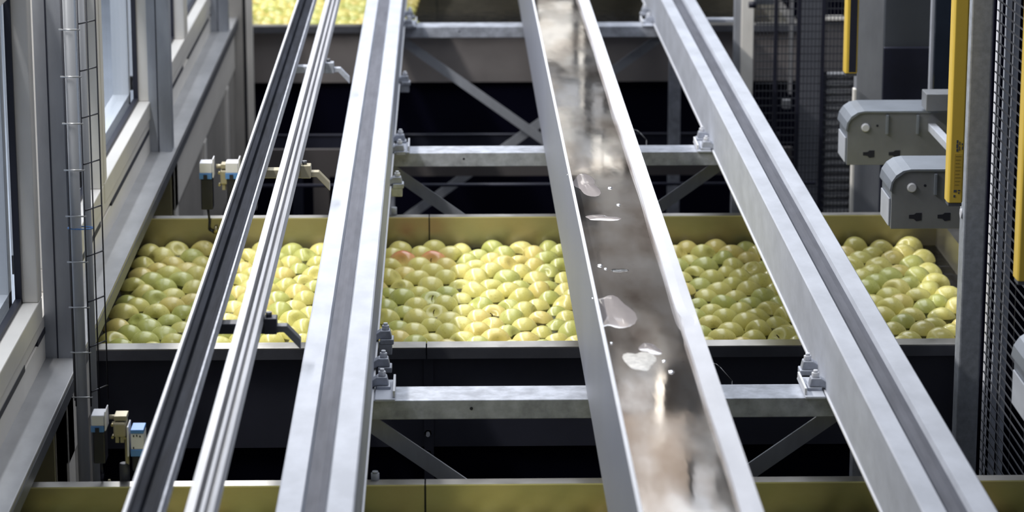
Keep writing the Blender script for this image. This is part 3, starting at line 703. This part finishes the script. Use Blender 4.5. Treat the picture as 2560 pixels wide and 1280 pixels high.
# ------------------------------------------------------------------ right side: post, light curtains, mesh
yq = 6.35
xa, xb = PD(2413, 480, yq).x, PD(2467, 480, yq).x
t = thing('guard_post', ((xa + xb) / 2, yq, 0), 'grey galvanised post on the right beside the wire mesh', 'post')
MB().box(xa, xb, yq, yq + .06, 0.0, 2.2).build('post_body', M['post_r'] if 'post_r' in M else mat('speckled_zinc_post', (0.44, 0.47, 0.52), .5, .3, .25, 60, bump=.15), t, .004)
for z in (PD(2400, 540, yq).z,):
    MB().cyl((xa - .004, yq + .03, z), (xa, yq + .03, z), .012, 6).build('bolt_head', M['galv_bright'], t)
def curtain(pxl, pxr, pyb, D, lab, marks=False, dark=False):
    a, b = PD(pxl, pyb, D), PD(pxr, pyb, D)
    t = thing('light_curtain', ((a.x + b.x) / 2, D, a.z), lab, 'light curtain', 'yellow light curtains')
    wd = b.x - a.x; r = wd * .2
    pr = [(a.x, D + r), (a.x + r * .5, D), (b.x - r * .4, D), (b.x, D + r), (b.x, D + .045), (a.x, D + .045)]
    MB().prism(pr, a.z, 2.2, 'z').build('housing', M['yellow'], t, .002)
    MB().box(a.x + .002, b.x - .002, D + .003, D + .04, a.z - .008, a.z).build('end_cap', M['ledge_dark'], t, .001)
    if dark:
        MB().box(a.x + wd * .30, a.x + wd * .86, D - .001, D + .002, a.z + .004, 2.2).build('lens_strip', M['black'], t)
    if marks:
        u = D * 1.03 / F
        def mk(x0, x1, y0, y1, nm, mm, off=.0012, par=None):
            return MB().box(a.x + x0 * u, a.x + x1 * u, D - off, D + .001, a.z + (pyb - y1) * u, a.z + (pyb - y0) * u).build(nm, M[mm], par or t)
        lf = mk(13, 33, 383, 480, 'label_field', 'yellow_label', .0007)
        y = 348
        for j, (c0, c1, ya, yb_) in enumerate(((17, 21, 348, 356), (16.5, 21.5, 358, 368), (17, 22, 370, 377), (30, 33, 356, 361), (30.5, 33.5, 364, 372), (24, 26, 352, 360), (24, 26, 364, 374),
                                               (14, 21, 474, 480), (14, 18, 487, 493), (24, 30, 474, 477), (25, 28, 480, 484))):
            mk(c0, c1, ya, yb_, 'print_mark', 'ledge_dark')
        for j in range(9):
            mk(16, 30 - (j % 3) * 2, 388 + j * 9, 390 + j * 9, 'print_line', 'print_brown', par=lf)
M['print_brown'] = mat('faded_print', (0.34, 0.24, 0.04), .5)
curtain(2369, 2407, 508, 6.22, 'long yellow light curtain with printed marks on the galvanised post', True)
curtain(2112, 2144, 184, 8.3, 'shorter yellow light curtain with dark lens strip, further back', False, True)
curtain(2543, 2580, 704, 5.45, 'yellow light curtain cut off by the right edge of the view')

# wire mesh on the plane X = XM
XM = 1.245
t = thing('wire_mesh_guard', (XM, 6.0, .3), 'fine wire mesh guard along the right edge', 'mesh guard')
m = MB(); z = .3
ya, yb2 = 4.6, 6.42
while z < 2.1:
    m.bar((XM, ya, z), (XM, yb2, z), .0028, .0028); z += .0235
o = m.build('horizontal_wires', M['wire_g'] if 'wire_g' in M else mat('grey_mesh_wire', (0.06, 0.063, 0.075), .6, .2), t)
m = MB(); y = ya
while y < yb2:
    m.bar((XM + .002, y, .3), (XM + .002, y, 2.1), .002, .002, up=(0, 1, 0)); y += .15
m.build('vertical_wires', M['wire_dark'], t)
# pale uprights behind the mesh
zlow = PD(2500, 1188, 6.46).z
for px0, px1, D, mm, lab in ((2478, 2489, 6.47, 'white', 'brightest white upright behind the right wire mesh, nearest the post'),
                             (2499, 2512, 6.48, 'galv', 'grey-white upright behind the right wire mesh, middle of three'),
                             (2520, 2533, 6.49, 'galv', 'grey-white upright behind the right wire mesh, outermost of three')):
    a, b = PD(px0, 500, D), PD(px1, 500, D)
    o = MB().box(a.x, b.x, D, D + .02, 0.0, 2.0).build('upright_bar', M[mm], None, .002)
    tag(o, lab, 'upright', 'uprights behind the right mesh')
a = PD(2468, 500, 6.53)
o = MB().box(a.x, 2.0, 6.53, 6.55, 0, 2.2).build('dark_cabinet', M['skirt'], None, .002); tag(o, 'dark cabinet side behind the white uprights at the right edge', 'cabinet')  # black sheet added to keep the space behind the mesh dark

# roller housings on the right
def housing(pxc, pyt, D, lab, ext=None, ribs=2):
    # front plate: left edge, top, bottom
    p = PD(pxc, pyt, D); u = D * 1.03 / F; L = .165
    x0, z1 = p.x, p.z; z0 = z1 - .148; x1 = x0 + (ext or .22)
    t = thing('roller_housing', (x0 + .1, D, z0), lab, 'machine housing', 'galvanised roller housings on the right')
    r = .046; n = 5
    arc = [(x0 + r - r * math.cos(a), z1 - r + r * math.sin(a)) for a in [math.pi / 2 * i / n for i in range(n + 1)]]
    pr = [(x0, z0)] + [(x0 - .004, z1 - r - .02)] * 0 + arc + [(x1, z1), (x1, z0)]
    MB().prism(pr, D, D + .006).build('front_plate', M['galv_plate'], t, .001)
    # curved cover: slightly larger, behind the plate
    q = .006
    outer = [(x0 - q, z1 - r - .004)] + [(x0 + r - (r + q) * math.cos(a), z1 - r + (r + q) * math.sin(a)) for a in [math.pi / 2 * i / 4 for i in range(5)]] + [(x1, z1 + q)]
    inner = [(x, z) for x, z in ([(x1, z1 - .001)] + arc[::-1] + [(x0, z1 - r - .004)])]
    m = MB(); prc = outer + inner
    k = len(prc); m.add([(x, D - .006, z) for x, z in prc] + [(x, D + L, z) for x, z in prc], [(i, (i + 1) % k, (i + 1) % k + k, i + k) for i in range(k)])
    no, ni = len(outer), len(inner)
    for i in range(no - 1):
        j0 = min(ni - 1, int(round((no - 1 - i) * (ni - 1) / (no - 1)))); j1 = min(ni - 1, int(round((no - 2 - i) * (ni - 1) / (no - 1))))
        f = [i, i + 1, no + (ni - 1 - j1 if False else j_idx(i + 1, no, ni)), no + j_idx(i, no, ni)]
        m.f.append(list(dict.fromkeys(f))); m.sm.append(False)
    m.build('curved_cover', M['galv_mid'], t, .001)
    MB().box(x0 + .001, x1, D + .006, D + L, z0, z1 - r - .002).box(x0 + r, x1, D + .006, D + L, z1 - r - .002, z1 - .001).build('housing_body', M['galv_mid'], t)
    MB().box(x0 - .004, x0, D + .02, D + L * .92, z0 + .004, z1 - r - .028).build('side_cover', M['galv'], t, .001)
    c = Vector((x0 + .05, D, z1 - .042)); MB().cyl(c, c + Vector((0, -.008, 0)), .013, 16, .010).build('round_bolt', M['galv_bright'], t, .001)
    c = Vector((x0 + .083, D, z1 - .037)); MB().cyl(c + Vector((0, .001, 0)), c + Vector((0, -.0008, 0)), .0035, 10).build('hole', M['gasket'], t)
    MB().box(x1 - .004, 1.52, D + .05, D + .10, z0 + .03, z0 + .08).box(1.46, 1.52, D + .05, D + .10, 0, z0 + .03).build('carrier_arm', M['dark'], t)
    for i in range(ribs):
        xr = x0 + (.105 if D < 7.6 else .106) + i * .085 * (1 if D > 7.6 else 1.0)
        if xr < x1 - .01: MB().box(xr, xr + .007, D - .010, D, z1 - .060, z1 - .006).build('rib', M['galv_mid'], t, .001)
    for i in range(2):
        xs = x0 + .045 + i * .072
        if xs < x1 - .04:
            MB().prism([(xs, z0 + .036), (xs + .013, z0 + .037), (xs + .018, z0 + .041), (xs + .032, z0 + .041), (xs + .032, z0 + .022), (xs + .018, z0 + .020), (xs + .012, z0 + .026), (xs, z0 + .027)], D - .001, D + .001).build('slot', M['gasket'], t)
    pass
def j_idx(i, no, ni): return max(0, min(ni - 1, int(round((no - 1 - i) * (ni - 1) / (no - 1)))))
M['galv_plate'] = mat('galvanised_plate', (0.27, 0.28, 0.30), .45, .35, .15, 12, bump=.1)
M['galv_mid'] = mat('galvanised_cover', (0.30, 0.33, 0.38), .42, .45, .15, 12, bump=.1)
housing(2120, 282, 7.86, 'rear roller housing with two ribs, behind the yellow light curtain', .30)
housing(2231, 428, 7.02, 'front roller housing over the right end of the middle tank', .185, 1)
housing(2578, 885, 5.45, 'roller housing barely showing at the right edge of the view', .2, 1)
# rod between the housings, small box above
a = PD(2330, 318, 7.86); b = PD(2400, 392, 7.17)
o = MB().bar(a, b, .022, .022).build('push_rod', M['galv'], None, .002); tag(o, 'short pale rod running from the rear roller housing to the front one', 'rod')
c = PD(2312, 275, 7.82); d = PD(2372, 232, 7.82)
o = MB().box(c.x, d.x + .02, 7.80, 7.88, c.z, d.z).build('junction_box', M['galv_plate'], None, .002); tag(o, 'small grey box on top of the rear roller housing', 'box')

# columns and panels behind the housings
def slab(px0, px1, py, D, z0, z1, name, m, lab, cat, th=.04, grp=None):
    a, b = PD(px0, py, D), PD(px1, py, D)
    o = MB().box(a.x, b.x, D, D + th, z0, z1).build(name, m, None, .003)
    return tag(o, lab, cat, grp)
slab(2140, 2207, 200, 8.75, 0, 2.0, 'column', M['post'], 'grey column behind the rear roller housing', 'column', .05)
slab(2132, 2140, 300, 8.7, 0, CAMZ - 8.9 * (215 + 1070) / 7400, 'white_strip', M['machine'], 'thin white strip along the grey column', 'strip', .03)
slab(2207, 2326, 200, 8.95, 0, 2.0, 'machine_panel', M['dpanel'] if 'dpanel' in M else mat('slate_panel', (0.10, 0.11, 0.125), .4, .2, .15, 5), 'slate grey machine panel behind the long yellow light curtain', 'panel', .04)
slab(2323, 2332, 200, 8.45, .9, 2.0, 'guide_strip', M['galv'], 'thin light upright strip above the small grey box', 'strip', .02)
slab(2332, 2400, 200, 8.6, .9, 2.0, 'dark_glass_door', mat('dark_door_glass', (0.03, 0.04, 0.06), .08, 0, .3, 6, coat=.5), 'dark glassy door strip behind the small grey box', 'door', .02)
slab(2196, 2470, 560, 8.9, 0, 1.15, 'dark_backing', M['dark'], 'dark sheet below the roller housings', 'sheet', .02)

# white column and dark strip left of the fence
slab(1853, 1884, 100, 10.2, 0, 2.0, 'white_column', M['machine'], 'white upright column at the left edge of the dark mesh fence', 'column', .05)
slab(1836, 1853, 100, 10.22, 0, 2.0, 'grey_column', M['post'], 'narrow grey column touching the white column', 'column', .05)
o = MB().cyl(PD(1872, 12, 10.15), PD(1890, 12, 10.15), .012, 12).build('latch', M['black']); tag(o, 'small black latch on the white column', 'latch')
a, b = PD(1728, 48, 10.9), PD(1838, 44, 10.9)
o = MB().box(a.x, b.x, 10.9, 10.94, a.z - .012, a.z).build('thin_rail', M['galv']); tag(o, 'thin pale rail joining the white column, top right of right rail', 'rail')

# dark mesh fence facing the camera
D = 9.6; a, b = PD(1888, 200, D), PD(2128, 200, D); zlo, zhi = .3, PD(2000, -60, D).z
t = thing('mesh_fence', (a.x, D, .3), 'dark fine mesh fence between the white column and the yellow light curtain', 'fence')
m = MB(); x = a.x
while x < b.x: m.box(x, x + .0022, D, D + .003, zlo, zhi); x += .0125
m.build('vertical_wires', M['fwire'] if 'fwire' in M else mat('fence_wire', (0.045, 0.048, 0.06), .5, .3), t)
m = MB(); z = zlo
while z < zhi: m.box(a.x, b.x, D + .003, D + .007, z, z + .0032); z += .0255
m.build('horizontal_wires', bpy.data.materials['fence_wire'], t)
for px in (1937, 1994, 2055):
    c = PD(px, 200, D); MB().box(c.x - .006, c.x + .006, D - .005, D + .01, zlo, zhi).build('fence_upright', M['black'], t)
slab(1888, 1934, 60, 10.3, 1.08, 2.0, 'blue_grey_panel', mat('blue_grey_panel', (0.13, 0.145, 0.17), .5), 'blue-grey panel behind the mesh fence, left bay', 'panel')
slab(1940, 1990, 40, 10.35, 1.18, 2.0, 'blue_grey_panel', bpy.data.materials['blue_grey_panel'], 'blue-grey panel behind the mesh fence, second bay', 'panel')
slab(1973, 1982, 180, 10.3, .75, 1.12, 'pale_rod', M['ledge'], 'short pale upright rod behind the mesh fence', 'rod')
slab(1957, 1976, 285, 10.2, .75, PD(1970, 273, 10.2).z, 'bollard', M['ledge'], 'small grey stub low behind the mesh fence', 'bollard')
slab(1997, 2050, 300, 10.3, .1, 2.0, 'grey_column', mat('slate_column', (0.115, 0.12, 0.14), .5, .1), 'slate column seen through the mesh fence', 'column')
slab(2060, 2112, 100, 10.3, PD(2080, 180, 10.3).z, PD(2080, 52, 10.3).z, 'grey_sheet', mat('brown_slate', (0.12, 0.115, 0.12), .5), 'brown-grey sheet above the louvre', 'sheet')
slab(2060, 2112, 40, 10.28, PD(2080, 50, 10.3).z, PD(2080, 40, 10.3).z, 'white_rail', M['machine'], 'short white rail above the louvre', 'rail')
t = thing('louvre', (PD(2090, 350, 10.5).x, 10.5, .5), 'shiny horizontal louvre slats behind the mesh fence', 'louvre')
a, b = PD(2057, 350, 10.5).x, PD(2136, 350, 10.5).x
for i in range(19):
    z = PD(2090, 185 + i * 20, 10.5).z
    MB().prism([(10.5, z), (10.5, z - .006), (10.56, z + .018), (10.56, z + .024)], a, b, 'x').build('slat', M['ledge'], t)
for xx in (a, b): MB().box(xx - .01, xx + .01, 10.50, 10.56, 0, 1.6).build('side_frame', M['dark'], t)

# ------------------------------------------------------------------ apples
def apple_mesh(name, seed, m):
    r = random.Random(seed); n, k = 22, 14
    vs = []; fs = []
    ph = r.uniform(0, 6.28); el = r.uniform(-.05, .05); lob = r.uniform(.01, .03)
    for j in range(k + 1):
        t_ = math.pi * j / k
        for i in range(n):
            a = 2 * math.pi * i / n
            R = math.sin(t_) * (1 + .06 * math.cos(t_)) * (1 + lob * math.cos(5 * a + ph) * (0.3 + .7 * (t_ / math.pi))) * (1 + el * math.cos(a))
            z = .93 * math.cos(t_)
            z -= .30 * math.exp(-(t_ / .34) ** 2); z += .20 * math.exp(-((math.pi - t_) / .30) ** 2)
            vs.append((R * math.cos(a), R * math.sin(a), z))
    for j in range(k):
        for i in range(n): fs.append((j * n + i, j * n + (i + 1) % n, (j + 1) * n + (i + 1) % n, (j + 1) * n + i))
    vs = [(x * .037, y * .037, z * .037) for x, y, z in vs]
    me = bpy.data.meshes.new(name); me.from_pydata(vs, [], fs)
    bm = bmesh.new(); bm.from_mesh(me); bmesh.ops.remove_doubles(bm, verts=bm.verts, dist=1e-5); bmesh.ops.recalc_face_normals(bm, faces=bm.faces); bm.to_mesh(me); bm.free()
    for p in me.polygons: p.use_smooth = True
    me.materials.append(m); return me
AM = {c: [apple_mesh('apple', i * 7 + k, m) for i in range(3)] for k, (c, m) in enumerate(APM.items())}
stem_b = MB().tube([Vector((0, 0, .020)), Vector((.001, 0, .031)), Vector((.004, .001, .038))], .0013, 6)

def pack(x0, x1, y0, y1, d, seed):
    g = np.random.default_rng(seed); pts = []; row = 0; y = y0 + d / 2
    while y < y1 - d * .4:
        x = x0 + d / 2 + (row % 2) * d / 2
        while x < x1 - d * .4: pts.append((x, y)); x += d * 1.005
        y += d * .885; row += 1
    P = np.array(pts) + g.normal(0, d * .13, (len(pts), 2)); R = g.uniform(.45, .53, len(pts)) * d
    for _ in range(60):
        dif = P[:, None] - P[None]; dist = np.sqrt((dif ** 2).sum(-1)) + np.eye(len(P)) * 9
        ov = (R[:, None] + R[None]) * .97 - dist; ov[ov < 0] = 0
        P += (dif / dist[..., None] * ov[..., None] * .4).sum(1)
        P[:, 0] = np.clip(P[:, 0], x0 + R, x1 - R); P[:, 1] = np.clip(P[:, 1], y0 + R, y1 - R)
    return P, R
BAYS = [(-2, -.348, 'left of dark-lined track'), (-.308, -.281, 'between the slim tracks'), (-.255, -.184, 'just left of left rail'),
        (-.094, .170, 'between left rail and trough'), (.338, .462, 'between trough and right rail'), (.587, 2, 'right of right rail')]
ORD = ['', 'first', 'second', 'third', 'fourth', 'fifth', 'sixth', 'seventh', 'eighth', 'ninth', 'tenth', 'eleventh', 'twelfth', '13th', '14th', '15th', '16th', '17th', '18th', '19th', '20th', '21st', '22nd', '23rd', '24th']
def hidden_front(p):   # sunk behind the front rim
    return p[1] < 6.93
apples = []            # x, y, r, bay, px-size, tank
P, R = pack(TX0 + .004, TX1 - .004, Y_MF + .06, Y_MB - .038, .080, 5)
for (x, y), r in zip(P, R):
    px, py = project((x, y, ZW + .01)); s = (px - 1108) / (py + 1070); rs = r * F / (y * 1.03) / (py + 1070)
    bay = None; vis = 0
    for bi, (s0, s1, nm) in enumerate(BAYS):
        o_ = min(s + rs, s1) - max(s - rs, s0)
        if o_ > vis: vis = o_; bay = bi
    frac = vis / (2 * rs)
    if px < 262 or px > 2400: frac = 0
    if y < 6.90: frac = 0
    apples.append([x, y, r, bay, frac * (1 / y), 0])
P2, R2 = pack(TX0 + .004, -.10, Y_FF + .06, Y_FF + 1.40, .080, 9)
for (x, y), r in zip(P2, R2):
    px, py = project((x, y, ZW + .01))
    apples.append([x, y, r, 9, (0.55 / y if (635 < px < 905 and -20 < py < 60) else 0), 1])
P3, R3 = pack(.45, .62, Y_FF + .3, Y_FF + 1.2, .080, 19)
for (x, y), r in zip(P3, R3): apples.append([x, y, r, 10, (0.5 / y if project((x, y, ZW))[1] > -10 and y < Y_FF + 1.0 else 0), 1])
P4, R4 = pack(TX0 + .004, TX1 - .004, Y_NB - .50, Y_NB - .038, .080, 29)
for (x, y), r in zip(P4, R4): apples.append([x, y, r, 11, 0, 2])
order = sorted(range(len(apples)), key=lambda i: -apples[i][4])
chosen = set(i for i in order[:300] if apples[i][4] > 0)
# rows and order inside a bay for the labels
lab = {}
byrow = {}
for i in chosen:
    x, y, r, bay, v, tk = apples[i]
    y0 = 6.90 if tk == 0 else Y_FF
    row = int((y - y0) / .074) + 1
    byrow.setdefault((tk, bay, row), []).append(i)
for (tk, bay, row), L_ in byrow.items():
    L_.sort(key=lambda i: apples[i][0])
    for k, i in enumerate(L_): lab[i] = (tk, bay, row, k + 1)
def pick_color(x, y, g):
    v = g.random()
    c = 'yellow-green' if v < .56 else ('green' if v < .82 else 'golden')
    return c
ga = random.Random(21)
reds = [PZ(985, 655, ZW), PZ(1098, 662, ZW), PZ(1010, 765, ZW)]
redset = set()
for q in reds[:2]: redset.add(min(chosen, key=lambda i: (apples[i][0] - q.x) ** 2 + (apples[i][1] - q.y) ** 2))
eye = min(chosen, key=lambda i: (apples[i][0] - PZ(1110, 748, ZW).x) ** 2 + (apples[i][1] - PZ(1110, 748, ZW).y) ** 2)
rest = []
for i in range(len(apples)):
    x, y, r, bay, v, tk = apples[i]
    c = 'red-blushed' if i in redset else pick_color(x, y, ga)
    if i == eye: c = 'green'
    me = AM[c][ga.randrange(3)]
    tilt = ga.choice([ga.uniform(.6, 1.6), ga.uniform(1.2, 1.9)]); az = ga.uniform(0, 6.28)
    rot = Matrix.Rotation(az, 3, 'Z') @ Matrix.Rotation(tilt, 3, 'X') @ Matrix.Rotation(ga.uniform(0, 6.28), 3, 'Z')
    if i in redset: rot = Matrix.Rotation(ga.uniform(-.4, .4), 3, 'Z') @ Matrix.Rotation(.9, 3, 'X')
    if i == eye: rot = Matrix.Rotation(math.radians(35), 3, 'X')
    z = ZW + r * ga.uniform(-.52, -.12); sc = r / .037 * 1.02
    if i in chosen:
        o = bpy.data.objects.new('apple', me); C.objects.link(o)
        o.location = (x, y, z); o.rotation_euler = rot.to_euler(); o.scale = (sc,) * 3
        tk_, b_, row, k = lab[i]
        if tk_ == 0:
            where = 'in %s row from front, %s from left, %s' % (ORD[row], ORD[k], BAYS[b_][2])
        else:
            where = 'in far tank, %s row, %s from left, %s' % (ORD[row], ORD[k], 'left of left rail' if b_ == 9 else 'right of trough')
        tag(o, '%s apple %s' % (c, where), 'apple', 'floating apples')
        if tk_ == 0 and (i == eye or (ga.random() < .10)):
            s = stem_b.build('stem', M['stem']); s.parent = o
    else: rest.append((me, (x, y, z), rot, sc, c))
# the remaining apples (mostly behind rims and rails) as one mass
bm = bmesh.new(); mats = list(APM)
for me, loc, rot, sc, c in rest:
    n0 = len(bm.verts); nf = len(bm.faces); bm.from_mesh(me); bm.verts.ensure_lookup_table(); bm.faces.ensure_lookup_table()
    T = Matrix.Translation(loc) @ rot.to_4x4() @ Matrix.Scale(sc, 4)
    bmesh.ops.transform(bm, matrix=T, verts=bm.verts[n0:])
    for f in bm.faces[nf:]: f.material_index = mats.index(c)
me = bpy.data.meshes.new('apple_mass'); bm.to_mesh(me); bm.free()
for c in mats: me.materials.append(APM[c])
o = bpy.data.objects.new('apple_mass', me); C.objects.link(o)
tag(o, 'remaining floating apples tucked behind the tank rims and rails', 'apples', None, 'stuff')
